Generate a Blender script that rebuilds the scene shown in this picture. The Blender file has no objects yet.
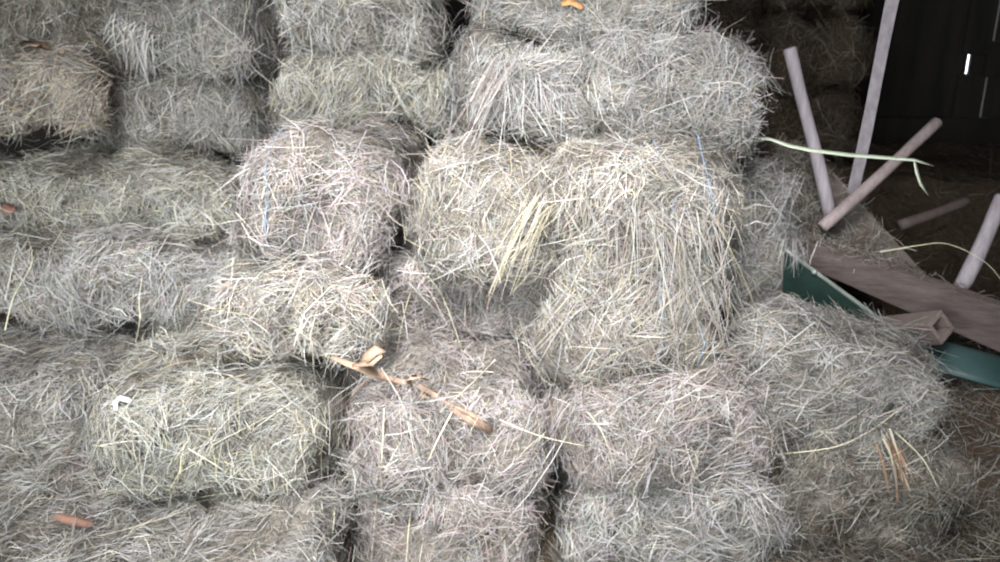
import bpy, bmesh, math, random
import numpy as np
from mathutils import Vector, Matrix

S = bpy.context.scene
C = S.collection
H, PITCH, F = 1.8, math.radians(18), 832.0
cp, sp = math.cos(PITCH), math.sin(PITCH)


def slope(py):
    v = (281 - py) / F
    return (v * cp - sp) / (cp + v * sp)


def at(px, py, Y):
    """world point seen at a photograph pixel, at forward distance Y from the camera"""
    z = H + slope(py) * Y
    d = Y * cp + (H - z) * sp
    return Vector(((px - 500) / F * d, Y, z))


def xw(px, Y, z):
    return (px - 500) / F * (Y * cp + (H - z) * sp)


# ------------------------------------------------------------------ materials
def srgb(r, g, b):
    f = lambda c: (c / 255 / 12.92) if c / 255 <= .04045 else ((c / 255 + .055) / 1.055) ** 2.4
    return np.array([f(r), f(g), f(b)])


def new_mat(name):
    m = bpy.data.materials.new(name)
    m.use_nodes = True
    nt = m.node_tree
    return m, nt, nt.nodes['Principled BSDF']


def mat_straw():
    m, nt, p = new_mat('hay_strands')
    a = nt.nodes.new('ShaderNodeVertexColor'); a.layer_name = 'tint'
    nt.links.new(a.outputs['Color'], p.inputs['Base Color'])
    p.inputs['Roughness'].default_value = .55
    p.inputs['Specular IOR Level'].default_value = .3
    tr = nt.nodes.new('ShaderNodeBsdfTranslucent')
    nt.links.new(a.outputs['Color'], tr.inputs['Color'])
    mx = nt.nodes.new('ShaderNodeMixShader'); mx.inputs[0].default_value = .22
    out = nt.nodes['Material Output']
    nt.links.new(p.outputs[0], mx.inputs[1]); nt.links.new(tr.outputs[0], mx.inputs[2])
    nt.links.new(mx.outputs[0], out.inputs[0])
    return m


def mat_noise(name, c1, c2, scale=8, rough=.85, stretch=(1, 1, 1), bump=.3, metallic=0, spec=.3, detail=6):
    m, nt, p = new_mat(name)
    tc = nt.nodes.new('ShaderNodeTexCoord')
    mp = nt.nodes.new('ShaderNodeMapping'); mp.inputs['Scale'].default_value = stretch
    n = nt.nodes.new('ShaderNodeTexNoise'); n.inputs['Scale'].default_value = scale; n.inputs['Detail'].default_value = detail
    n.inputs['Roughness'].default_value = .65
    r = nt.nodes.new('ShaderNodeValToRGB')
    r.color_ramp.elements[0].position = .3; r.color_ramp.elements[1].position = .7
    r.color_ramp.elements[0].color = (*srgb(*c1), 1); r.color_ramp.elements[1].color = (*srgb(*c2), 1)
    nt.links.new(tc.outputs['Object'], mp.inputs[0]); nt.links.new(mp.outputs[0], n.inputs['Vector'])
    nt.links.new(n.outputs['Fac'], r.inputs[0]); nt.links.new(r.outputs[0], p.inputs['Base Color'])
    p.inputs['Roughness'].default_value = rough; p.inputs['Metallic'].default_value = metallic
    p.inputs['Specular IOR Level'].default_value = spec
    if bump:
        b = nt.nodes.new('ShaderNodeBump'); b.inputs['Strength'].default_value = bump; b.inputs['Distance'].default_value = .01
        nt.links.new(n.outputs['Fac'], b.inputs['Height']); nt.links.new(b.outputs[0], p.inputs['Normal'])
    return m


M = {
    'straw': mat_straw(),
    'core': mat_noise('packed_hay', (88, 83, 76), (140, 134, 124), 40, .9, (1, 1, 1), .8),
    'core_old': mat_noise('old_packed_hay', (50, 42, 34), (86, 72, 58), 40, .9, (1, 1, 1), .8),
    'pole': mat_noise('weathered_pole_wood', (140, 132, 138), (176, 168, 174), 6, .75, (8, 8, .6), .25),
    'pole_brown': mat_noise('brown_pole_wood', (136, 122, 122), (168, 154, 152), 6, .75, (8, 8, .6), .25),
    'pole_red': mat_noise('reddish_handle_wood', (78, 68, 66), (100, 88, 84), 6, .75, (8, 8, .6), .25),
    'board': mat_noise('old_board_wood', (84, 74, 72), (120, 108, 104), 5, .85, (.7, 6, 9), .4),
    'slab': mat_noise('dusty_panel', (92, 84, 80), (124, 114, 108), 7, .9, (1, 1, 1), .4),
    'hollow': mat_noise('box_beam_wood', (98, 88, 84), (126, 114, 108), 8, .85, (1, 5, 5), .3),
    'green': mat_noise('dark_green_paint', (22, 40, 36), (34, 54, 48), 9, .5, (1, 1, 1), .05),
    'teal': mat_noise('worn_teal_paint', (44, 66, 66), (66, 88, 88), 6, .45, (1, 1, 1), .05),
    'rim': mat_noise('worn_rim_metal', (110, 120, 114), (160, 166, 160), 12, .45, (1, 1, 1), .1, .3),
    'wall': mat_noise('dark_barn_planks', (30, 28, 28), (52, 47, 43), 3, .9, (3, 3, .4), .4),
    'floor': mat_noise('barn_floor_earth', (74, 64, 52), (112, 98, 80), 6, .95, (1, 1, 1), .6),
    'roof': mat_noise('roof_planks', (62, 56, 50), (96, 88, 78), 3, .9, (.4, 3, 3), .4),
    'leaf_dry': mat_noise('dry_brown_leaf', (128, 106, 90), (182, 156, 134), 18, .8, (1, 1, 1), .3),
    'leaf_orange': mat_noise('orange_twine_knot', (166, 122, 76), (196, 150, 100), 30, .7, (1, 1, 1), .3),
    'leaf_brown': mat_noise('withered_leaf', (108, 80, 68), (136, 104, 90), 18, .8, (1, 1, 1), .3),
    'white': mat_noise('white_scrap', (222, 222, 224), (244, 244, 246), 20, .6, (1, 1, 1), .2),
    'twine': mat_noise('blue_twine', (112, 138, 168), (146, 168, 192), 60, .7, (1, 1, 1), .2),
    'blade': mat_noise('pale_green_blade', (188, 204, 178), (222, 230, 208), 14, .6, (1, 1, 1), .1),
    'stalk': mat_noise('pale_stalk', (206, 204, 172), (228, 224, 196), 20, .6, (1, 1, 1), .1),
}

# ------------------------------------------------------------------ object helpers
def link(o, parent=None):
    C.objects.link(o)
    if parent: o.parent = parent
    return o


def tag(o, label=None, cat=None, group=None, kind=None):
    if label: o['label'] = label
    if cat: o['category'] = cat
    if group: o['group'] = group
    if kind: o['kind'] = kind
    return o


def from_bm(name, bm, m, parent=None, smooth=True):
    me = bpy.data.meshes.new(name)
    bm.normal_update()
    bm.to_mesh(me); bm.free()
    me.materials.append(m)
    if smooth:
        for p in me.polygons: p.use_smooth = True
    return link(bpy.data.objects.new(name, me), parent)


def np_mesh(name, V, Q, m, parent=None, tint=None, smooth=False):
    """mesh of quads from numpy arrays"""
    me = bpy.data.meshes.new(name)
    nv, nf = len(V), len(Q)
    me.vertices.add(nv); me.vertices.foreach_set('co', np.ascontiguousarray(V, np.float32).ravel())
    me.loops.add(nf * 4); me.loops.foreach_set('vertex_index', np.ascontiguousarray(Q, np.int32).ravel())
    me.polygons.add(nf)
    me.polygons.foreach_set('loop_start', np.arange(0, nf * 4, 4, dtype=np.int32))
    me.polygons.foreach_set('loop_total', np.full(nf, 4, np.int32))
    if smooth: me.polygons.foreach_set('use_smooth', np.ones(nf, bool))
    me.update(calc_edges=True)
    if tint is not None:
        a = me.color_attributes.new('tint', 'FLOAT_COLOR', 'POINT')
        col = np.ones((nv, 4), np.float32); col[:, :3] = tint
        a.data.foreach_set('color', col.ravel())
    me.materials.append(m)
    return link(bpy.data.objects.new(name, me), parent)


# ------------------------------------------------------------------ strands
def norm(a):
    return a / np.maximum(np.linalg.norm(a, axis=-1, keepdims=True), 1e-9)


def ribbons(c, t, n, L, w, curve, rng, droop=None, kink=.25):
    """4-station bent grass blades, centre c, direction t, surface normal n"""
    N = len(c)
    s = np.array([-.5, -.18, .18, .5])
    b = norm(np.cross(t, rng.normal(size=(N, 3))))
    sa = s[None, :] + np.concatenate([np.zeros((N, 1)), rng.normal(0, .05, (N, 2)), np.zeros((N, 1))], 1)
    P = c[:, None] + t[:, None] * (sa * L[:, None])[..., None]
    P += b[:, None] * (((s ** 2)[None] * 4 - .5) * (curve * L)[:, None])[..., None]
    k = rng.normal(0, 1, (N, 4, 3)) * (L * .03)[:, None, None]
    k *= (rng.random(N) < kink)[:, None, None] * 1.6 + .4
    P += k
    if droop is not None:
        P[..., 2] -= droop[:, None] * ((sa + .5) ** 2)
    wd = norm(np.cross(t, n + rng.normal(0, .55, (N, 3))))
    prof = np.array([.7, 1., .95, .35])
    wv = wd[:, None] * (w[:, None] * .5 * prof[None])[..., None]
    V = np.stack([P - wv, P + wv], 2).reshape(N * 8, 3)
    base = (np.arange(N) * 8)[:, None, None]
    q = np.array([[0, 1, 3, 2], [2, 3, 5, 4], [4, 5, 7, 6]])[None]
    return V, (base + q).reshape(-1, 4)


PAL = {
    'pale': (206, 200, 180), 'straw': (198, 186, 146), 'grey': (168, 164, 154), 'green': (158, 164, 138),
    'blue': (164, 172, 172), 'brown': (150, 134, 114), 'pink': (172, 150, 142), 'dark': (104, 96, 82),
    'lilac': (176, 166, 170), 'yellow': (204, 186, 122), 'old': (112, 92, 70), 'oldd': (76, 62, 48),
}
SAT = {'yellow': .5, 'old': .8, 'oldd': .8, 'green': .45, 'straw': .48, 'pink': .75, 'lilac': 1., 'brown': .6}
TONES = {
    'grey':  dict(pale=2, straw=.8, grey=4, green=2.2, blue=1.6, brown=1.6, pink=.4, dark=1.6, lilac=1),
    'green': dict(pale=2.4, straw=1.8, grey=2.6, green=4, blue=1.2, brown=1.2, dark=1.4, yellow=.8),
    'warm':  dict(pale=3.6, straw=2, grey=2.6, green=1.4, blue=1.2, brown=2, pink=1.4, dark=1.2, yellow=.7, lilac=.8),
    'lilac': dict(pale=2.2, straw=.8, grey=3, green=.8, blue=1, brown=1.6, pink=2.2, dark=1.4, lilac=3),
    'blue':  dict(pale=2.4, straw=.6, grey=2.8, green=1.8, blue=3.6, brown=.8, pink=.5, dark=1.2, lilac=1.2),
    'brown': dict(pale=1, straw=1.2, grey=1.4, green=.6, brown=4, pink=2, dark=1.6, yellow=.6),
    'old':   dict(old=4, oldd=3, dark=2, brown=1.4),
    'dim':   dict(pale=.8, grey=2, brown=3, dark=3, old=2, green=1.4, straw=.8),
}


def tints(tone, N, rng, bright=1.0):
    d = TONES[tone]
    keys = list(d); p = np.array([d[k] for k in keys], float); p /= p.sum()
    cols = []
    for k in keys:
        r, g, b = PAL[k]; m = (r + g + b) / 3; q = SAT.get(k, .40)
        cols.append(srgb(m + (r - m) * q, m + (g - m) * q, m + (b - m) * q + 1))
    cols = np.array(cols)
    c = cols[rng.choice(len(keys), N, p=p)]
    return np.clip(c * rng.uniform(.80, 1.14, (N, 1)) * bright, 0, .92)


def wave(P, rng_seed, amps=((.6, .036), (.28, .026), (.13, .019), (.06, .009))):
    r = np.random.default_rng(rng_seed)
    out = np.zeros(len(P))
    for wl, a in amps:
        for _ in range(3):
            k = r.normal(size=3); k = k / np.linalg.norm(k) * (2 * math.pi / wl)
            out += a * .6 * np.sin(P @ k + r.uniform(0, 6.28))
    return out


class Box:
    """rounded lumpy box the hay is packed in (local axes: x along the face, -y towards the front)"""
    def __init__(s, hx, hy, hz, seed, r=.07, amp=1.0, flake=.010):
        s.h = np.array([hx, hy, hz]); s.seed = seed; s.r = min(r, hz * .6); s.amp = amp; s.flake = flake

    def warp(s, p):
        inner = s.h - s.r
        q = np.clip(p, -inner, inner)
        n = norm(p - q)
        pos = q + n * s.r
        d = wave(pos, s.seed) * s.amp
        ph = (s.seed * 1.7) % 6.28
        d -= s.flake * np.abs(np.sin(pos[:, 0] / .095 * math.pi + ph + .4 * np.sin(pos[:, 2] * 9 + ph))) ** 6 * 2
        out = pos + n * d[:, None]
        out[:, 2] -= .035 * (pos[:, 0] / s.h[0]) ** 4 * (pos[:, 2] > 0)
        return out, n

    def core(s, g=.045, inset=.012):
        Vs, Qs, o = [], [], 0
        for ax in range(3):
            u, v = [i for i in range(3) if i != ax]
            nu = max(4, int(2 * s.h[u] / g)); nv = max(4, int(2 * s.h[v] / g))
            U, W = np.meshgrid(np.linspace(-s.h[u], s.h[u], nu + 1), np.linspace(-s.h[v], s.h[v], nv + 1), indexing='ij')
            for sg in (-1, 1):
                P = np.zeros((U.size, 3)); P[:, u] = U.ravel(); P[:, v] = W.ravel(); P[:, ax] = sg * s.h[ax]
                I = np.arange(U.size).reshape(U.shape)
                q = np.stack([I[:-1, :-1], I[1:, :-1], I[1:, 1:], I[:-1, 1:]], -1).reshape(-1, 4)
                flip = (sg < 0) ^ (ax == 1)
                if flip: q = q[:, ::-1]
                Vs.append(P); Qs.append(q + o); o += len(P)
        P = np.concatenate(Vs); Q = np.concatenate(Qs)
        # weld by position before the warp (resolution is shared between faces along each axis)
        key = np.round(P / 1e-4).astype(np.int64)
        _, first, inv = np.unique(key, axis=0, return_index=True, return_inverse=True)
        P = P[first]; Q = inv.ravel()[Q]
        out, n = s.warp(P)
        return out - n * inset, Q

    def sample(s, N, rng, wt):
        """points on the faces: wt = weights for left, right, front, back, bottom, top"""
        hx, hy, hz = s.h
        A = np.array([hy * hz, hy * hz, hx * hz, hx * hz, hx * hy, hx * hy]) * np.array(wt); A /= A.sum()
        f = rng.choice(6, N, p=A)
        P = rng.uniform(-1, 1, (N, 3)) * s.h
        ax = f // 2; sg = np.where(f % 2 == 0, -1., 1.)
        P[np.arange(N), ax] = sg * s.h[ax]
        out, n = s.warp(P)
        return out, n, ax


def strand_dirs(n, ax, rng, face, top, tilt, turn=0):
    """strand directions in the surface; face/top = (angle from horizontal, spread, share that follows it)"""
    N = len(n)
    ang = np.empty(N)
    for k, prm in ((0, face), (1, face), (2, top)):
        m = ax == k
        a0, sd, fr = prm
        foll = rng.random(m.sum()) < fr
        ang[m] = np.where(foll, np.radians(a0) + rng.normal(0, math.radians(sd), m.sum()), rng.uniform(0, math.pi * 2, m.sum()))
    ang += turn + np.where(rng.random(N) < .5, math.pi, 0)
    u = np.zeros((N, 3)); v = np.zeros((N, 3))
    u[ax == 0, 1] = 1; v[ax == 0, 2] = 1
    u[ax == 1, 0] = 1; v[ax == 1, 2] = 1
    u[ax == 2, 0] = 1; v[ax == 2, 1] = 1
    t = u * np.cos(ang)[:, None] + v * np.sin(ang)[:, None]
    t = norm(t - n * (t * n).sum(1, keepdims=True) + 1e-6)
    return norm(t + n * rng.normal(0, tilt, N)[:, None])


BALES = {}


def bale(key, x0, x1, z0, z1, Y, depth, label, yaw=0, roll=0, tone='grey', face=(75, 32, .6), top=(15, 30, .6), dens=1.0,
         wt=(.9, .9, 1.3, .05, .05, 1.2), twine=(), wisps=1.0, group='hay bales of the stepped stack', core='core', bright=1.0,
         amp=1.0, r=.10, push=0, tilt=0):
    """x0,x1: left and right pixel of the front face; z0,z1 heights; Y distance of the front face"""
    seed = sum(ord(c) * (i + 3) for i, c in enumerate(key)) + 11
    rng = np.random.default_rng(seed)
    zm = (z0 + z1) / 2
    wx0, wx1 = xw(x0, Y, zm), xw(x1, Y, zm)
    hx, hy, hz = (wx1 - wx0) / 2, depth / 2, (z1 - z0) / 2
    B = Box(hx, hy, hz, seed, r, amp)
    yaw += rng.uniform(-4, 4); roll += rng.uniform(-3.5, 3.5)
    ya = math.radians(yaw)
    fc = Vector(((wx0 + wx1) / 2, Y, zm))
    ctr = fc + Vector((-math.sin(ya), math.cos(ya), 0)) * hy
    V, Q = B.core()
    root = np_mesh('hay_bale', V, Q, M[core], smooth=True)
    root.location = ctr
    root.rotation_euler = (math.radians(tilt), math.radians(roll), ya)
    tag(root, label, 'hay bale', group)
    area = 2 * (hx * hz + hx * hy * .8 + hy * hz) * 2
    Ns = [int(15000 * area * dens), int(3000 * area * dens), int(190 * area * wisps * dens)]
    VV, QQ, TT, o = [], [], [], 0
    for layer, N in enumerate(Ns):
        P, n, ax = B.sample(N, rng, wt)
        if layer == 0:
            L = rng.uniform(.035, .10, N); w = rng.uniform(.0014, .0026, N); off = rng.uniform(-.016, .006, N); tl = .22; cv = .12
        elif layer == 1:
            L = rng.uniform(.07, .17, N); w = rng.uniform(.0016, .0029, N); off = rng.uniform(-.004, .014, N); tl = .20; cv = .12
        else:
            L = rng.uniform(.16, .34, N); w = rng.uniform(.0018, .0029, N); off = rng.uniform(.004, .022, N); tl = .22; cv = .16
        t = strand_dirs(n, ax, rng, face, top, tl, wave(P, seed + 3, ((.16, .9),)))
        c = P + n * off[:, None]
        clump = wave(P, seed + 7, ((.11, .5), (.2, .5)))
        dr = np.abs(rng.normal(0, .10, N)) * L
        v, q = ribbons(c, t, n, L, w, rng.normal(0, cv, N), rng, droop=dr)
        tt = np.clip(tints(tone, N, rng, bright * (1, 1.05, 1.15)[layer]) * (1 + .26 * np.clip(clump, -1, 1))[:, None], 0, .92)
        VV.append(v); QQ.append(q + o); TT.append(np.repeat(tt, 8, 0)); o += len(v)
    # tousled clumps: handfuls of strands that lie the same way, many of them slipping over the edges
    K = int(26 * area * dens); m = 34
    P0, n0, ax0 = B.sample(K, rng, wt)
    t0 = strand_dirs(n0, ax0, rng, face, (80, 50, .5), .12, rng.normal(0, .7, K))
    P, n = np.repeat(P0, m, 0), np.repeat(n0, m, 0)
    N = len(P)
    t = norm(np.repeat(t0, m, 0) + rng.normal(0, .26, (N, 3)))
    sd = norm(np.cross(t, n))
    c = P + t * rng.normal(0, .03, (N, 1)) + sd * rng.normal(0, .028, (N, 1)) + n * rng.uniform(-.004, .026, (N, 1))
    L = rng.uniform(.06, .17, N)
    v, q = ribbons(c, t, n, L, rng.uniform(.0014, .0027, N), rng.normal(0, .10, N), rng, droop=L * rng.uniform(0, .28, N))
    ct = np.repeat(rng.uniform(.82, 1.2, K), m)[:, None]
    tt = np.clip(tints(tone, N, rng, bright) * ct, 0, .92)
    VV.append(v); QQ.append(q + o); TT.append(np.repeat(tt, 8, 0)); o += len(v)
    st = np_mesh('hay_strands', np.concatenate(VV), np.concatenate(QQ), M['straw'], root, np.concatenate(TT))
    tag(st, kind='stuff')
    for fx in twine:                       # twine bands round the bale, across its face
        pts = []
        for a, b in ((-1, -1), (1, -1), (1, 1), (-1, 1)):
            pass
        loop = []
        for i in range(40):
            th = i / 40 * 2 * math.pi
            d = np.array([0, math.cos(th), math.sin(th)])
            k = 1 / max(abs(d[1]) / B.h[1], abs(d[2]) / B.h[2])
            loop.append([fx * hx, d[1] * k, d[2] * k])
        LP, LN = B.warp(np.array(loop, float))
        tube('twine', [Vector(p) for p in (LP + LN * .003)], .0028, M['twine'], root, closed=True, sides=5)
    BALES[key] = root
    return root


def tube(name, pts, rad, m, parent=None, closed=False, sides=8, caps=True, radii=None, flat=1.0, roll=0.):
    """round (or flattened) bar swept along points"""
    bm = bmesh.new()
    n = len(pts); rings = []
    prev = None
    for i, p in enumerate(pts):
        a = pts[(i - 1) % n] if (closed or i > 0) else pts[i]
        b = pts[(i + 1) % n] if (closed or i < n - 1) else pts[i]
        t = (b - a).normalized()
        if prev is None:
            ref = Vector((0, 0, 1)) if abs(t.z) < .9 else Vector((1, 0, 0))
            u = t.cross(ref).normalized()
        else:
            u = (prev - t * prev.dot(t)).normalized()
        prev = u
        v = t.cross(u)
        rr = radii[i] if radii else rad
        rings.append([bm.verts.new(p + (u * math.cos(2 * math.pi * k / sides + roll) + v * math.sin(2 * math.pi * k / sides + roll) * flat) * rr) for k in range(sides)])
    for i in range(n if closed else n - 1):
        A, B_ = rings[i], rings[(i + 1) % n]
        for k in range(sides):
            bm.faces.new((A[k], A[(k + 1) % sides], B_[(k + 1) % sides], B_[k]))
    if not closed and caps:
        bm.faces.new(rings[0][::-1]); bm.faces.new(rings[-1])
    bmesh.ops.recalc_face_normals(bm, faces=bm.faces)
    return from_bm(name, bm, m, parent)


def bar(bm, size, mat, bevel=.006, segs=2):
    r = bmesh.ops.create_cube(bm, size=1)
    vs = r['verts']
    for v in vs: v.co = Vector((v.co.x * size[0], v.co.y * size[1], v.co.z * size[2]))
    es = list({e for v in vs for e in v.link_edges})
    if bevel: 
        g = bmesh.ops.bevel(bm, geom=es, offset=bevel, segments=segs, affect='EDGES', profile=.5)
        vs = list({v for f in g['faces'] for v in f.verts} | {v for v in vs if v.is_valid})
        seen = set(vs); stack = list(vs)
        while stack:
            v = stack.pop()
            for e in v.link_edges:
                w = e.other_vert(v)
                if w not in seen: seen.add(w); stack.append(w)
        vs = list(seen)
    for v in vs: v.co = mat @ v.co
    return vs


def frame(p0, p1, up=Vector((0, 0, 1))):
    """matrix with x from p0 to p1, origin half way, z as near as possible to up"""
    x = (p1 - p0).normalized(); y = up.cross(x).normalized(); z = x.cross(y)
    m = Matrix((x, y, z)).transposed().to_4x4(); m.translation = (p0 + p1) / 2
    return m


# ------------------------------------------------------------------ the barn
def box_obj(name, lo, hi, m, kind='structure'):
    bm = bmesh.new()
    lo, hi = Vector(lo), Vector(hi)
    bar(bm, hi - lo, Matrix.Translation((lo + hi) / 2), bevel=0)
    o = from_bm(name, bm, m, smooth=False)
    return tag(o, kind=kind)


XL, XR, YF, YB, ZR = -3.4, 4.2, -1.6, 5.4, 3.9
box_obj('floor', (XL - .1, YF - .1, -.1), (XR + .1, YB + .1, 0), M['floor'])
box_obj('wall_left', (XL - .08, YF, 0), (XL, YB, ZR), M['wall'])
box_obj('wall_right', (XR, YF, 0), (XR + .08, YB, ZR), M['wall'])
box_obj('ceiling', (XL - .1, YF - .1, ZR), (XR + .1, YB + .1, ZR + .08), M['roof'])
# front wall with the open doorway behind the camera
DX0, DX1, DZ = -2.9, -.3, 3.1
bm = bmesh.new()
for lo, hi in (((XL, YF - .08, 0), (DX0, YF, ZR)), ((DX1, YF - .08, 0), (XR, YF, ZR)), ((DX0, YF - .08, DZ), (DX1, YF, ZR))):
    lo, hi = Vector(lo), Vector(hi); bar(bm, hi - lo, Matrix.Translation((lo + hi) / 2), bevel=0)
tag(from_bm('wall_front', bm, M['wall'], smooth=False), kind='structure')
# back wall: upright planks, some with daylight cracks between them
bm = bmesh.new()
rng = random.Random(5)
x = XL
cracks = {}
px_cr = [(995, .027), (975, .0196)]
cuts = sorted([(xw(p, YB, 1.7), w) for p, w in px_cr])
edges = []
while x < XR:
    w = rng.uniform(.14, .2)
    nx = x + w
    gap = 0
    for cx, cw in cuts:
        if x + .05 < cx <= nx + .05: nx = cx; gap = cw
    edges.append((x, min(nx, XR), gap))
    x = nx + gap
for a, b, g in edges:
    jut = rng.uniform(0, .012)
    bar(bm, Vector((b - a, .03, ZR)), Matrix.Translation(((a + b) / 2, YB + .03 + jut, ZR / 2)), bevel=.002, segs=1)
tag(from_bm('wall_back', bm, M['wall'], smooth=False), kind='structure')
# rails nailed across the planks: they interrupt the cracks of light
x87, x68 = xw(995, YB, 1.5), xw(975, YB, 1.5)
for i, (xa, xb, za, zb) in enumerate(((1.5, XR, .96, 1.15), (x87 - .07, x87 + .10, 1.40, 1.62), (x68 - .10, x68 + .07, 1.54, ZR - .02), (x68 - .10, x68 + .07, 1.15, 1.42))):
    bm = bmesh.new(); bar(bm, Vector((xb - xa, .04, zb - za)), Matrix.Translation(((xa + xb) / 2, YB - .015, (za + zb) / 2)), bevel=.004)
    tag(from_bm('trim_%d' % (i + 1), bm, M['wall'], smooth=False), kind='structure')

# ------------------------------------------------------------------ the stepped stack
V_, HZ_ = (80, 28, .6), (10, 28, .7)
DG = (35, 25, .7)
# bottom tier
bale('l0a', -150, 165, 0, .36, 1.78, .80, 'bottom left hay bale whose top fills the left corner at the foot of the stack', yaw=4, tone='grey', top=(40, 25, .7))
bale('l0b', 165, 322, 0, .36, 1.82, .80, 'foremost bottom hay bale below the bale with the white scrap', yaw=-2, tone='grey', top=(35, 25, .7))
bale('c0', 350, 538, 0, .36, 2.28, .80, 'bottom bale of the middle column, below the bale carrying the twisted dry twig', tone='lilac', face=V_)
bale('f0', 576, 780, 0, .35, 2.30, .80, 'bottom hay bale right of the dark gap, cut by the lower photo edge', yaw=2, tone='blue', face=V_)
# second tier
bale('l2', -130, 86, .36, .66, 2.45, .70, 'grey hay bale at the left photo edge, beside the bale with the white scrap', yaw=-10, tone='grey', face=DG, top=DG)
bale('l1', 100, 312, .36, .72, 2.20, .85, 'hay bale with a white scrap on its top left corner', tone='green', face=(65, 30, .6), top=(12, 25, .75), yaw=2)
bale('b', 344, 538, .36, .68, 2.26, .85, 'hay bale with the twisted dry brown twig lying across its top edge', tone='lilac', face=V_, top=(25, 30, .5))
bale('f', 574, 785, .35, .70, 2.28, .85, 'rounded hay bale right of the dark gap, under the bright shaggy bale', tone='lilac', yaw=3)
# third tier
bale('l3a', -90, 62, .70, 1.0, 2.80, .85, 'short grey hay bale at the left photo edge, half way up the steps', tone='grey', top=(10, 22, .75))
bale('l3b', 62, 232, .71, 1.0, 2.76, .85, 'grey hay bale half way up the left steps, left of the mid column', tone='blue', top=(10, 22, .75))
bale('m2', 205, 368, .71, .98, 2.46, .85, 'pale hay bale directly above and right of the bale with the white scrap', tone='warm', face=V_, top=(10, 25, .7), yaw=-3)
bale('a', 345, 565, .68, .98, 2.72, .80, 'shaded lilac hay bale behind the twisted dry twig, under the overhanging bright bale', tone='lilac', top=(15, 30, .6))
# fourth tier
bale('l4', -60, 222, 1.0, 1.23, 3.0, .85, 'low flat greenish hay bale on the upper left steps', tone='green', top=(5, 22, .8))
bale('m1', 238, 379, .98, 1.36, 2.56, .85, 'hay bale with a blue twine fleck, left of the dark upright gap', tone='lilac', face=(60, 35, .5), yaw=-3, twine=(-.55,))
bale('d', 417, 550, .98, 1.37, 2.54, .85, 'bright hay bale overhanging the shaded lilac one, left of the golden tuft', tone='warm', face=(75, 30, .6), yaw=-3)
bale('e', 562, 746, .69, 1.38, 2.40, .85, 'biggest bright shaggy hay bale, right of the golden tuft and left of the green cart', tone='warm', face=(80, 30, .65), yaw=3, twine=(.15, .62), wisps=2.5, r=.14)
# upper tiers
bale('l6', -60, 92, 1.32, 1.66, 3.15, .80, 'brownish hay bale jutting out at the upper left photo edge', tone='brown', face=(20, 30, .6), yaw=6, bright=1.25)
bale('l5', 98, 252, 1.22, 1.53, 3.42, .80, 'upright-strand hay bale on the upper left, under the bale with a whitish frayed end', tone='grey', face=(85, 22, .75))
bale('l7', 108, 244, 1.53, 1.88, 3.34, .80, 'top left hay bale with a whitish frayed left end', tone='grey', face=(70, 30, .6))
bale('l8', -60, 112, 1.66, 2.0, 3.40, .80, 'dark hay bale above the brownish jutting one, at the top left corner', tone='dim', face=V_)
bale('m3', 284, 452, 1.36, 1.62, 3.14, .80, 'hay bale with upright strands behind the mid column, left of the deep shadow', tone='green', face=(85, 20, .75))
bale('m4', 276, 438, 1.62, 1.95, 3.10, .80, 'topmost hay bale of the mid column, cut by the upper photo edge', tone='grey', face=(70, 30, .5))
bale('g', 462, 598, 1.38, 1.72, 2.74, .80, 'pale bluish hay bale end on the bright stack, left of the broad top bale', tone='blue', face=(60, 30, .6), yaw=-4)
bale('h', 590, 782, 1.37, 1.74, 2.74, .80, 'broad top hay bale of the bright stack, next to the tall poles', tone='blue', face=(30, 45, .5), yaw=6, roll=9)
bale('i', 470, 700, 1.69, 2.06, 2.90, .75, 'uppermost hay bale with the orange scrap, cut by the upper photo edge', tone='blue', face=(60, 35, .5), yaw=4, roll=6)
# right slope
bale('r3', 722, 808, .70, 1.24, 2.96, .80, 'bluish hay bale tucked behind the bright stack beside the dusty panel', tone='blue', yaw=10, roll=5, face=(70, 35, .5))
bale('r1', 735, 962, .375, .765, 2.44, .42, 'slumped hay bale right of the bright stack, against the green cart side', tone='grey', yaw=3, roll=20, face=(40, 40, .5))
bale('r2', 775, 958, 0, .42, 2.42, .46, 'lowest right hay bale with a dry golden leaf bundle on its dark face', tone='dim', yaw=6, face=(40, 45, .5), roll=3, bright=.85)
# dark bales by the back wall
OLDG = 'dark old bales by the back wall'
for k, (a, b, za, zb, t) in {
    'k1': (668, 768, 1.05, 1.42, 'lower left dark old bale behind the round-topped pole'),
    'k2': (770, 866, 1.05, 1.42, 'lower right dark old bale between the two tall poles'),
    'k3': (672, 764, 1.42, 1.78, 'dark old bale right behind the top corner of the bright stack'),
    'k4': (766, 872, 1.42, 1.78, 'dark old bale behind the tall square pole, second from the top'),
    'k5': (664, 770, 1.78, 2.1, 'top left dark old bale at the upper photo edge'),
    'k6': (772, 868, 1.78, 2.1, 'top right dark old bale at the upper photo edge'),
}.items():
    bale(k, a, b, za, zb, 4.2, .8, t, tone='old', core='core_old', dens=.55, group=OLDG, face=(60, 40, .4), wisps=.6)

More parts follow.
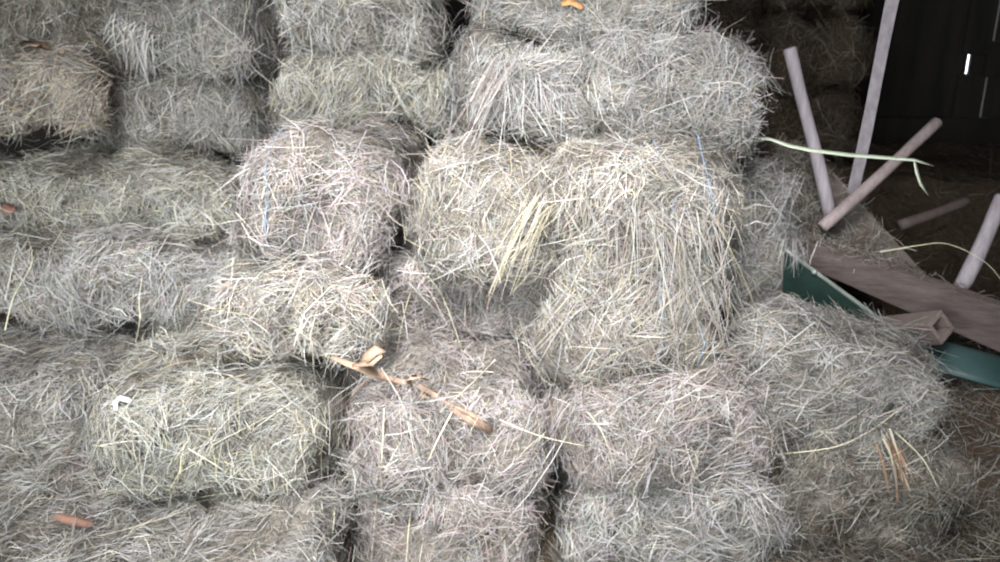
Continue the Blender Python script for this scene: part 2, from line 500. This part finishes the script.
# ------------------------------------------------------------------ loose hay
def heap(name, grid_fn, nx, ny, label, tone, N, wispN, core='core', bright=1.0, seed=3, Lr=(.05, .16)):
    """mound of loose hay over a height field: grid_fn(u, v) -> x, y, z"""
    rng = np.random.default_rng(seed)
    U, W = np.meshgrid(np.linspace(0, 1, nx), np.linspace(0, 1, ny), indexing='ij')
    P = grid_fn(U.ravel(), W.ravel())
    P[:, 2] += wave(P, seed, ((.6, .02), (.25, .016), (.1, .010)))
    I = np.arange(U.size).reshape(U.shape)
    Q = np.stack([I[:-1, :-1], I[1:, :-1], I[1:, 1:], I[:-1, 1:]], -1).reshape(-1, 4)
    root = np_mesh(name, P, Q, M[core], smooth=True)
    tag(root, label, 'loose hay', kind='stuff')
    VV, QQ, TT, o = [], [], [], 0
    for n_, (la, lb), off in ((N, Lr, (-.006, .012)), (wispN, (.16, .34), (.004, .03))):
        u, v = rng.random(n_), rng.random(n_)
        c = grid_fn(u, v); c[:, 2] += wave(c, seed, ((.6, .02), (.25, .016), (.1, .010))) + rng.uniform(*off, n_)
        e = 1e-3
        n = norm(np.cross(grid_fn(u + e, v) - grid_fn(u, v), grid_fn(u, v + e) - grid_fn(u, v)))
        n *= np.sign(n[:, 2:3])
        a = rng.uniform(0, 6.28, n_)
        t = np.stack([np.cos(a), np.sin(a), np.zeros(n_)], 1)
        t = norm(t - n * (t * n).sum(1, keepdims=True) + n * rng.normal(0, .25, n_)[:, None])
        L = rng.uniform(la, lb, n_)
        vv, qq = ribbons(c, t, n, L, rng.uniform(.0022, .004, n_), rng.normal(0, .14, n_), rng)
        VV.append(vv); QQ.append(qq + o); TT.append(np.repeat(tints(tone, n_, rng, bright), 8, 0)); o += len(vv)
    s = np_mesh('hay_strands', np.concatenate(VV), np.concatenate(QQ), M['straw'], root, np.concatenate(TT))
    tag(s, kind='stuff')
    return root


def floor_hay(u, v):
    x = .35 + u * 2.0; y = 1.55 + v * 1.9
    z = .03 + .05 * np.sin(u * 5) ** 2 + .04 * np.cos(v * 6)
    z = z + .40 / (1 + np.exp(-(x - 1.45) * 14)) / (1 + np.exp(-(y - 2.78) * 22))
    return np.stack([x, y, z * np.ones_like(x)], 1)


def back_hay(u, v):
    x = .75 + u * 3.0; y = 3.75 + v * 1.5
    z = 1.02 * np.minimum(1, v * 2.6 + .05) - .10 * u * (1 - v) + .05 * np.sin(u * 7)
    return np.stack([x, y, np.maximum(z, .01)], 1)


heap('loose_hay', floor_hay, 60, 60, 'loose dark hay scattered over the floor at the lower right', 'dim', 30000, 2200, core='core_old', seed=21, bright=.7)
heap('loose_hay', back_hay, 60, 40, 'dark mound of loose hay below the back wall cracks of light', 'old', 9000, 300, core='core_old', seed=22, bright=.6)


# ------------------------------------------------------------------ tufts and single stalks
from mathutils.bvhtree import BVHTree
bpy.context.view_layer.update()
_v, _p = [], []
for _b in BALES.values():
    _o = len(_v)
    _v += [_b.matrix_world @ q.co for q in _b.data.vertices]
    _p += [[_o + i for i in q.vertices] for q in _b.data.polygons]
HAY = BVHTree.FromPolygons(_v, _p)
EYE = Vector((0, 0, H))


def on(px, py, off=.03, near=None):
    """point resting on the hay where the photograph shows it; off = height above the packed hay"""
    d = (at(px, py, 3) - EYE).normalized()
    hit, nrm, _, dist = HAY.ray_cast(EYE, d)
    if hit is None or (near and abs(hit.y - near) > .35): return at(px, py, near or 2.6)
    return hit - d * off


def tuft(name, a0, a1, b0, b1, n, label, tone, seed, w=(.0018, .0032), bow=.025, bright=1.1, cat='straw tuft'):
    """bundle of strands from the segment a0-a1 to the segment b0-b1, bowing towards the camera"""
    rng = np.random.default_rng(seed)
    VV, QQ, TT, o = [], [], [], 0
    for i in range(n):
        s = rng.random(); q = min(1.3, max(-.3, s + rng.normal(0, .35)))
        A = np.array(a0.lerp(a1, s)) + rng.normal(0, .016, 3); Bp = np.array(b0.lerp(b1, q)) + rng.normal(0, .022, 3)
        Bp = A + (Bp - A) * rng.uniform(.45, 1.08)
        k = np.linspace(0, 1, 6)
        P = A[None] * (1 - k[:, None]) + Bp[None] * k[:, None]
        bw = bow * rng.uniform(.3, 1.5)
        P[:, 1] -= bw * np.sin(k * math.pi * .9); P[:, 2] += bw * .8 * np.sin(k * math.pi)
        t = norm(P[-1] - P[0]); wd = norm(np.cross(t, np.array([rng.normal(0, .6), -1, rng.normal(0, .6)])))
        ww = rng.uniform(*w) * np.array([.8, 1, 1, .9, .8, .4]) * .5
        v = np.stack([P - wd * ww[:, None], P + wd * ww[:, None]], 1).reshape(-1, 3)
        qd = np.array([[2 * j, 2 * j + 1, 2 * j + 3, 2 * j + 2] for j in range(5)]) + o
        VV.append(v); QQ.append(qd); TT.append(np.repeat(tints(tone, 1, rng, bright), 12, 0)); o += 12
    ob = np_mesh(name, np.concatenate(VV), np.concatenate(QQ), M['straw'], None, np.concatenate(TT))
    return tag(ob, label, cat)


TONES['gold'] = dict(yellow=3, straw=3, pale=2)
TONES['amber'] = dict(amber=3, straw=1, brown=1)
PAL['amber'] = (160, 124, 92); SAT['amber'] = .8
TONES['white'] = dict(pale=4, blue=1, lilac=1)
tuft('straw_tuft', on(528, 196, .03, 2.38), on(560, 205, .03, 2.36), on(476, 296, .03, 2.40), on(512, 300, .03, 2.42), 32,
     'golden straw tuft hanging down left of the biggest shaggy bale', 'gold', 5, w=(.0014, .0026), bow=.035)
tuft('straw_tuft', on(116, 14, .07, 3.3), on(152, 40, .06, 3.3), on(118, 66, .07, 3.24), on(148, 80, .06, 3.24), 110,
     'whitish frayed tuft at the end of the top left bale', 'white', 6, bow=.03, bright=1.25)
tuft('straw_tuft', on(640, 160, .03, 2.38), on(690, 165, .03, 2.38), on(640, 250, .03, 2.36), on(720, 300, .03, 2.40), 36,
     'whitish tuft drooping from the top right of the biggest shaggy bale', 'white', 8, w=(.0014, .0026), bow=.03, bright=1.)
for k, (xa, xb, ya, xc, xd, yb, n, nm) in enumerate((
        (560, 640, 200, 552, 630, 300, 70, 'pale strands hanging over the left half of the biggest shaggy bale'),
        (640, 735, 215, 660, 745, 320, 70, 'pale strands hanging over the right half of the biggest shaggy bale'),
        (570, 730, 285, 560, 740, 372, 110, 'shaggy fringe hanging from the foot of the biggest shaggy bale'))):
    tuft('straw_tuft', on(xa, ya, .02, 2.4), on(xb, ya, .02, 2.4), on(xc, yb, .035, 2.4), on(xd, yb, .035, 2.4), n, nm, 'warm', 60 + k, w=(.0014, .0026), bow=.02, bright=.95)
tuft('straw_tuft', on(490, 60, .03, 2.68), on(520, 62, .03, 2.66), on(440, 150, .03, 2.55), on(470, 160, .03, 2.52), 40,
     'loose pinkish tuft trailing down the left end of the bluish bale', 'lilac', 9, w=(.0014, .0026), bow=.03)
tuft('straw_tuft', on(500, 66, .03, 2.66), on(570, 80, .03, 2.66), on(520, 140, .03, 2.56), on(590, 130, .03, 2.56), 90,
     'pale green tuft combed over the front of the bluish bale', 'blue', 10, bow=.03)
tuft('straw_tuft', at(776, 236, 2.86), at(802, 246, 2.85), at(774, 280, 2.83), at(794, 272, 2.83), 26,
     'few grey strands hanging over the top left corner of the green cart side', 'blue', 12, w=(.0014, .0026), bow=.012, bright=.9)
tuft('leaf_bundle', on(896, 440, .055, 2.36), on(884, 444, .055, 2.36), on(912, 500, .055, 2.34), on(902, 502, .055, 2.34), 26,
     'dry golden leaf bundle on the dark lowest right bale', 'amber', 11, w=(.005, .010), bow=.01, bright=1.0, cat='leaf bundle')


def stalk(pix, label, m='stalk', rad=.0024, name='hay_stalk', cat='stalk', flat=.7):
    pts = [on(p[0], p[1], .05, p[2]) for p in pix]
    # smooth it (Catmull-Rom)
    out = []
    for i in range(len(pts) - 1):
        p0 = pts[max(0, i - 1)]; p1 = pts[i]; p2 = pts[i + 1]; p3 = pts[min(len(pts) - 1, i + 2)]
        for k in range(6):
            t = k / 6
            out.append(.5 * ((2 * p1) + (p2 - p0) * t + (2 * p0 - 5 * p1 + 4 * p2 - p3) * t * t + (3 * p1 - p0 - 3 * p2 + p3) * t ** 3))
    out.append(pts[-1])
    n = len(out)
    rr = [rad * (1 - .55 * i / (n - 1)) for i in range(n)]
    return tag(tube(name, out, rad, M[m], sides=6, radii=rr, flat=flat), label, cat)


stalk([(384, 408, 2.20), (382, 455, 2.19), (376, 505, 2.20), (371, 565, 2.20)], 'left of the two long pale stalks hanging down the middle column')
stalk([(452, 412, 2.19), (432, 452, 2.17), (412, 505, 2.18), (406, 565, 2.18)], 'right of the two long pale stalks hanging down the middle column')
stalk([(424, 262, 2.60), (408, 300, 2.60), (399, 340, 2.58), (394, 372, 2.5)], 'long thin stalk standing above the twisted dry twig')
stalk([(428, 276, 2.66), (444, 300, 2.66), (462, 350, 2.6)], 'short slanting stalk on the shaded lilac bale')
stalk([(495, 360, 2.2), (470, 385, 2.18), (440, 412, 2.17)], 'yellow stalk crossing behind the lower end of the twisted dry twig')
stalk([(5, 330, 2.7), (14, 296, 2.7), (32, 262, 2.68), (26, 232, 2.7)], 'bent pale stalk at the left photo edge, half way up')
stalk([(135, 345, 2.6), (140, 320, 2.66), (139, 300, 2.68), (142, 278, 2.70)], 'short upright pale stalk on the left steps')
stalk([(58, 545, 1.8), (140, 525, 2.0), (190, 500, 2.1), (238, 492, 2.12)], 'long yellowish stalk lying along the foot of the white scrap bale')
stalk([(187, 448, 2.14), (220, 468, 2.12), (236, 484, 2.12), (206, 500, 2.12)], 'kinked pale stalk on the face of the white scrap bale')
stalk([(600, 215, 2.34), (632, 190, 2.33), (634, 240, 2.33), (629, 282, 2.34)], 'long pale stalk hanging down the biggest shaggy bale')
stalk([(330, 560, 2.25), (334, 520, 2.24), (336, 490, 2.26)], 'green stalk standing in the dark gap left of the middle column')
stalk([(318, 470, 2.24), (334, 420, 2.2), (370, 378, 2.2)], 'broken reddish stalk sticking out over the dark gap below the twisted twig', m='leaf_brown')
stalk([(500, 420, 2.2), (540, 436, 2.2), (585, 446, 2.22)], 'long straw bridging the dark gap right of the twisted dry twig')
stalk([(575, 400, 2.26), (602, 432, 2.24), (622, 490, 2.24)], 'pale stalk on the rounded bale right of the dark gap')
stalk([(768, 455, 2.4), (830, 448, 2.34), (868, 432, 2.34), (905, 405, 2.4)], 'long arching stalk on the dark lowest right bale')
stalk([(895, 432, 2.36), (922, 458, 2.34), (938, 488, 2.34)], 'bent dark stalk right of the golden leaf bundle')
stalk([(880, 252, 2.86), (915, 246, 2.84), (948, 244, 2.82), (985, 262, 2.8), (1005, 285, 2.78)], 'thin dry stalk arching over the broad grey board')

# long pale leaf blade lying across the poles
def blade(pix, wid, m, name, label, cat, nrm=Vector((0, -.75, .66)), thick=.0012, thin_end=.35, rest=None):
    pts = [on(p[0], p[1], rest, p[2]) if rest else at(*p) for p in pix]
    bm = bmesh.new(); rings = []
    for i, p in enumerate(pts):
        t = (pts[min(i + 1, len(pts) - 1)] - pts[max(i - 1, 0)]).normalized()
        s = t.cross(nrm).normalized(); n = s.cross(t)
        k = i / (len(pts) - 1); w = wid * (1 - (1 - thin_end) * abs(2 * k - 1) ** 3)
        rings.append([bm.verts.new(p + s * w), bm.verts.new(p - n * w * .45 - n * thick), bm.verts.new(p - s * w), bm.verts.new(p - n * w * .45 + n * thick)])
    for a, b in zip(rings, rings[1:]):
        for k in range(4): bm.faces.new((a[k], a[(k + 1) % 4], b[(k + 1) % 4], b[k]))
    bm.faces.new(rings[0][::-1]); bm.faces.new(rings[-1])
    bmesh.ops.recalc_face_normals(bm, faces=bm.faces)
    return tag(from_bm(name, bm, M[m]), label, cat)


lb = blade([(744, 138, 2.94), (770, 139, 2.94), (790, 146, 2.94), (810, 150, 2.95), (850, 155, 2.98), (890, 158, 3.0), (915, 160, 3.0), (934, 166, 3.0)],
      .008, 'blade', 'grass_leaf', 'long pale green grass leaf lying across the poles', 'grass leaf')
tip = blade([(914, 160, 3.0), (917, 172, 2.99), (921, 184, 2.99), (929, 196, 2.99)], .008, 'blade', 'leaf_tip', None, None)
tip.parent = lb

# twisted dry twig on the middle bale
def stem():
    pix = [(332, 357, 2.24), (348, 364, 2.22), (372, 372, 2.21), (392, 380, 2.20), (412, 384, 2.19), (430, 392, 2.18), (445, 404, 2.17), (470, 418, 2.165), (492, 431, 2.16)]
    pts = [on(p[0], p[1], .04, p[2]) for p in pix]
    rr = [.008, .015, .014, .010, .013, .009, .011, .020, .011]
    o = tube('dry_twig', pts, .012, M['leaf_dry'], sides=8, radii=rr, flat=.45)
    tag(o, 'twisted dry brown twig with curled leaves lying on the middle column', 'twig')
    for i, lf in enumerate(([(358, 366, 2.20), (366, 358, 2.18), (376, 350, 2.18), (386, 352, 2.19)], [(352, 366, 2.19), (372, 362, 2.17), (382, 356, 2.17)],
               [(412, 386, 2.17), (408, 378, 2.16), (420, 376, 2.16), (428, 380, 2.16)], [(424, 390, 2.16), (420, 396, 2.15), (430, 398, 2.15)],
               [(400, 382, 2.17), (396, 392, 2.16), (398, 400, 2.16)])):
        l = blade(lf, (.016, .012, .012, .009, .007)[i], 'leaf_dry', 'curled_leaf', None, None, rest=.055)
        l.parent = o
    return o


stem()


def scrap(name, pix, wid, m, label, cat):
    """small crumpled strip"""
    return blade(pix, wid, m, name, label, cat, thin_end=.7, thick=.002, rest=.052)


scrap('paper_scrap', [(116, 410, 2.16), (115, 402, 2.17), (120, 398, 2.19), (128, 400, 2.19), (131, 402, 2.2)], .008, 'white',
      'white scrap on the top left corner of a green grey bale', 'scrap')
scrap('twine_scrap', [(562, 4, 2.86), (570, 1, 2.85), (578, 4, 2.85), (582, 8, 2.85)], .016, 'leaf_orange', 'orange scrap at the upper photo edge on the uppermost bale', 'scrap')
scrap('dry_leaf', [(-8, 206, 2.96), (2, 207, 2.94), (10, 210, 2.94), (14, 208, 2.95)], .02, 'leaf_brown', 'reddish brown dry leaf at the left photo edge', 'leaf')
scrap('dry_leaf', [(55, 516, 1.98), (70, 520, 1.97), (86, 524, 1.96), (92, 524, 1.96)], .014, 'leaf_brown', 'brown dry leaf on the bottom left bale', 'leaf')
scrap('dry_leaf', [(20, 42, 3.08), (38, 44, 3.06), (55, 50, 3.05), (62, 52, 3.06)], .014, 'leaf_dry', 'pale dry leaf on top of the brownish jutting bale', 'leaf')

# ------------------------------------------------------------------ poles, boards and the green cart on the right
def pole(p0, p1, rad, m, label, sides=14, cat='pole', flat=1, roll=0, name='wooden_pole'):
    p0, p1 = at(*p0), at(*p1)
    d = p1 - p0; pts, rr = [], []
    n = 9
    for i in range(n):
        k = i / (n - 1); pts.append(p0 + d * k + Vector((math.sin(k * 5) * .004, 0, math.cos(k * 4) * .003)))
        rr.append(rad * (1 + .05 * math.sin(k * 7)))
    ax = d.normalized()
    pts.append(pts[-1] + ax * rad * .25); rr.append(rad * .82)     # worn rounded end
    o = tube(name, pts, rad, M[m], sides=sides, radii=rr, flat=flat, roll=roll)
    if sides == 4:
        for p in o.data.polygons: p.use_smooth = False
    return tag(o, label, cat)


pole((832, 226, 3.30), (791, 49, 3.36), .025, 'pole', 'round grey pole leaning left, nearest the bright stack')
pole((850, 204, 3.50), (898, -22, 3.05), .031, 'pole', 'tallest squared grey pole, leaning right and cut by the upper photo edge', sides=4, roll=.6, name='wooden_pole')
pole((822, 228, 3.20), (938, 122, 3.44), .024, 'pole_brown', 'brownish round pole lying low and slanting up to the right')
pole((900, 226, 3.42), (967, 201, 3.55), .022, 'pole_red', 'short reddish handle low in the dark behind the board')
pole((960, 290, 3.10), (1004, 197, 3.16), .030, 'pole', 'grey round pole standing at the right photo edge')

# dusty panel under the poles
a, b = at(770, 150, 3.38), at(905, 250, 3.12)
bm = bmesh.new()
c0, c1, c2, c3 = at(776, 146, 3.60), at(808, 143, 3.60), at(940, 290, 3.20), at(800, 275, 3.14)
def slab(bm, cs, th):
    n = (cs[1] - cs[0]).cross(cs[3] - cs[0]).normalized()
    if n.z < 0: n = -n
    up = [bm.verts.new(c) for c in cs]; dn = [bm.verts.new(c - n * th) for c in cs]
    bm.faces.new(up); bm.faces.new(dn[::-1])
    for i in range(4): bm.faces.new((up[i], dn[i], dn[(i + 1) % 4], up[(i + 1) % 4]))
    bmesh.ops.recalc_face_normals(bm, faces=bm.faces)
    bmesh.ops.bevel(bm, geom=bm.edges[:], offset=.004, segments=2, affect='EDGES')
slab(bm, [c0, c1, c2, c3], .03)
panel = tag(from_bm('panel', bm, M['slab'], smooth=False), 'dusty grey sloping panel behind the poles, strewn with chaff', 'panel')


def chaff(parent, quad, N, tone, seed, bright=.9, L=(.03, .11), bias=1.0, lift=(.002, .02)):
    """strands lying on a quad (corners in order), as a part of the thing that carries them"""
    rng = np.random.default_rng(seed)
    A, B_, C_, D = [np.array(q) for q in quad]
    u = rng.random(N)[:, None] ** bias; v = rng.random(N)[:, None]
    n = norm(np.cross(B_ - A, D - A)[None]); n = n * np.sign(n[:, 2:3]); n = np.repeat(n, N, 0)
    c = A * (1 - u) * (1 - v) + B_ * u * (1 - v) + C_ * u * v + D * (1 - u) * v + n * rng.uniform(*lift, (N, 1))
    t = rng.normal(size=(N, 3)); t = norm(t - n * (t * n).sum(1, keepdims=True) + n * rng.normal(0, .25, (N, 1)))
    V, Q = ribbons(c, t, n, rng.uniform(*L, N), rng.uniform(.0016, .0032, N), rng.normal(0, .15, N), rng)
    o = np_mesh('chaff', V, Q, M['straw'], parent, np.repeat(tints(tone, N, rng, bright), 8, 0))
    return tag(o, kind='stuff')


chaff(panel, (c0, c1, c2, c3), 900, 'dim', 31, bias=1.4)
chaff(panel, (c0, c0.lerp(c1, .5), c3.lerp(c2, .45), c3), 900, 'dim', 32, bias=1.2, lift=(.002, .035))

# broad board
bm = bmesh.new()
tl, tr = at(808, 242, 3.08), at(1030, 318, 2.94)
dn = Vector((-.02, .10, -.26)).normalized()
bl, br = tl + dn * .11, tr + dn * .20
front = [tl, tr, br, bl]
th = Vector((.01, .05, .02))
slabv = [bm.verts.new(p) for p in front] + [bm.verts.new(p + th) for p in front]
for f in ((0, 1, 2, 3), (7, 6, 5, 4), (0, 4, 5, 1), (1, 5, 6, 2), (2, 6, 7, 3), (3, 7, 4, 0)): bm.faces.new([slabv[i] for i in f])
bmesh.ops.recalc_face_normals(bm, faces=bm.faces)
bmesh.ops.bevel(bm, geom=bm.edges[:], offset=.006, segments=2, affect='EDGES')
board = tag(from_bm('wooden_board', bm, M['board'], smooth=False), 'broad weathered grey brown board lying in the green cart', 'board')

chaff(board, (tl + Vector((0, -.004, .004)), tr + Vector((0, -.004, .004)), tr + th, tl + th), 130, 'dim', 33, bias=2.2)
chaff(board, (tl, tl.lerp(tr, .28), tl.lerp(tr, .25) + dn * .03, tl + dn * .05), 120, 'dim', 34, lift=(.0, .03))

# short hollow box beam
p0, p1 = at(874, 333, 3.12), at(942, 327, 2.84)
mt = frame(p0, p1, Vector((-.62, -.1, 1)))
Ln = (p1 - p0).length; w, h, wall_t = .092, .092, .017
bm = bmesh.new()
for oy, oz, sy, sz in ((0, h / 2 - wall_t / 2, w, wall_t), (0, -h / 2 + wall_t / 2, w, wall_t), (w / 2 - wall_t / 2, 0, wall_t, h - 2 * wall_t), (-w / 2 + wall_t / 2, 0, wall_t, h - 2 * wall_t)):
    bar(bm, Vector((Ln, sy, sz)), mt @ Matrix.Translation((0, oy, oz)), bevel=.003)
bar(bm, Vector((.02, w * .8, h * .8)), mt @ Matrix.Translation((-Ln * .3, 0, 0)), bevel=0)
tag(from_bm('square_tube', bm, M['hollow'], smooth=False), 'short hollow square tube with its open end showing under the board', 'tube')

# green cart: side panel with a rolled rim, and a worn mudguard
cart = bpy.data.objects.new('hay_cart', None); link(cart)
cart.location = (1.35, 2.7, 0)
tag(cart, 'dark green metal cart holding the broad board and the poles', 'cart')


def cpart(o):
    o.parent = cart
    o.matrix_parent_inverse = cart.matrix_basis.inverted() if False else Matrix.Translation(-Vector(cart.location))
    return o


r0, r1 = at(784, 250, 2.90), at(912, 344, 2.84)
dirv = (r1 - r0); down = Vector((0.04, .03, -.42))
bm = bmesh.new()
thv = Vector((.012, .010, 0))
q = [r0, r1, r1 + down, r0 + down]
vs = [bm.verts.new(p) for p in q] + [bm.verts.new(p + thv) for p in q]
for f in ((0, 1, 2, 3), (7, 6, 5, 4), (0, 4, 5, 1), (1, 5, 6, 2), (2, 6, 7, 3), (3, 7, 4, 0)): bm.faces.new([vs[i] for i in f])
bmesh.ops.recalc_face_normals(bm, faces=bm.faces)
cpart(from_bm('side_panel', bm, M['green'], smooth=False))
cpart(tube('rim', [r0.lerp(r1, k / 8) + Vector((0, 0, .004)) for k in range(9)], .008, M['rim'], sides=10))
bl_ = r0.lerp(r1, .24)
bo = bmesh.new(); bmesh.ops.create_uvsphere(bo, u_segments=10, v_segments=6, radius=.011, matrix=Matrix.Translation(bl_ + Vector((-.006, -.008, .006))))
cpart(from_bm('bolt', bo, M['rim']))
# cart bed and legs (bed mostly behind the hay)
g0, g1 = r0 + down, r1 + down
bm = bmesh.new(); slab(bm, [g0, g1, g1 + Vector((.55, .45, .02)), g0 + Vector((.75, .45, .02))], .02)
cpart(from_bm('bed', bm, M['green'], smooth=False))
for p in (g0 + Vector((.12, .09, 0)), g1 + Vector((.06, .12, 0)), g0 + Vector((.6, .36, 0)), g1 + Vector((.45, .36, 0))):
    cpart(tube('leg', [Vector((p.x, p.y, 0)), Vector((p.x, p.y, p.z))], .02, M['green'], sides=10))
# mudguard: curved sheet
bm = bmesh.new()
m0, m1 = at(922, 352, 2.86), at(1040, 384, 2.80)
ax = (m1 - m0); back = Vector((.04, .14, .02)); rows = []
for i in range(9):
    th_ = i / 8
    off = back * (1 - th_) + Vector((0, 0, -.055 * th_ ** 2.2))
    rows.append([m0 + off, m1 + off])
top = [[bm.verts.new(p) for p in r] for r in rows]; bot = [[bm.verts.new(p + Vector((.002, .004, -.008))) for p in r] for r in rows]
for A, s_ in ((top, 1), (bot, -1)):
    for i in range(8): bm.faces.new((A[i][0], A[i][1], A[i + 1][1], A[i + 1][0]))
for i in range(8):
    for k in (0, 1): bm.faces.new((top[i][k], top[i + 1][k], bot[i + 1][k], bot[i][k]))
for i in (0, 8): bm.faces.new((top[i][0], top[i][1], bot[i][1], bot[i][0]))
bmesh.ops.recalc_face_normals(bm, faces=bm.faces)
g = cpart(from_bm('mudguard', bm, M['teal'])); tag(g, 'worn teal mudguard')

# ------------------------------------------------------------------ camera, light, view
cam = bpy.data.cameras.new('camera'); cam.sensor_width = 36; cam.lens = 36 * F / 1000
cam.dof.use_dof = True; cam.dof.focus_distance = 1.2; cam.dof.aperture_fstop = 7
co = bpy.data.objects.new('camera', cam); C.objects.link(co)
co.location = (0, 0, H); co.rotation_euler = (math.pi / 2 - PITCH, 0, 0)
S.camera = co

w = bpy.data.worlds.new('sky'); S.world = w; w.use_nodes = True
bg = w.node_tree.nodes['Background']; bg.inputs[0].default_value = (.82, .9, 1, 1); bg.inputs[1].default_value = 1.6

def area(name, loc, aim, sx, sy, watts, col, spread):
    l = bpy.data.lights.new(name, 'AREA'); l.shape = 'RECTANGLE'; l.size = sx; l.size_y = sy
    l.energy = watts; l.color = col; l.spread = math.radians(spread)
    o = bpy.data.objects.new(name, l); C.objects.link(o)
    o.location = loc; o.rotation_euler = (Vector(aim) - Vector(loc)).to_track_quat('-Z', 'Y').to_euler()


area('doorway_daylight', ((DX0 + DX1) / 2, YF + .1, 1.7), (-1.1, 2.6, .9), DX1 - DX0, 2.6, 42, (.96, 1, .985), 105)
area('added_overhead_light', (-.45, .35, 3.75), (-.05, 2.6, .95), 1.6, 1.2, 36, (1, .98, 1), 60)  # added lamp for light from above; the ceiling over it has no opening

v = S.view_settings
v.view_transform = 'Standard'; v.look = 'None'; v.gamma = 1; v.use_curve_mapping = False; v.exposure = 1.12
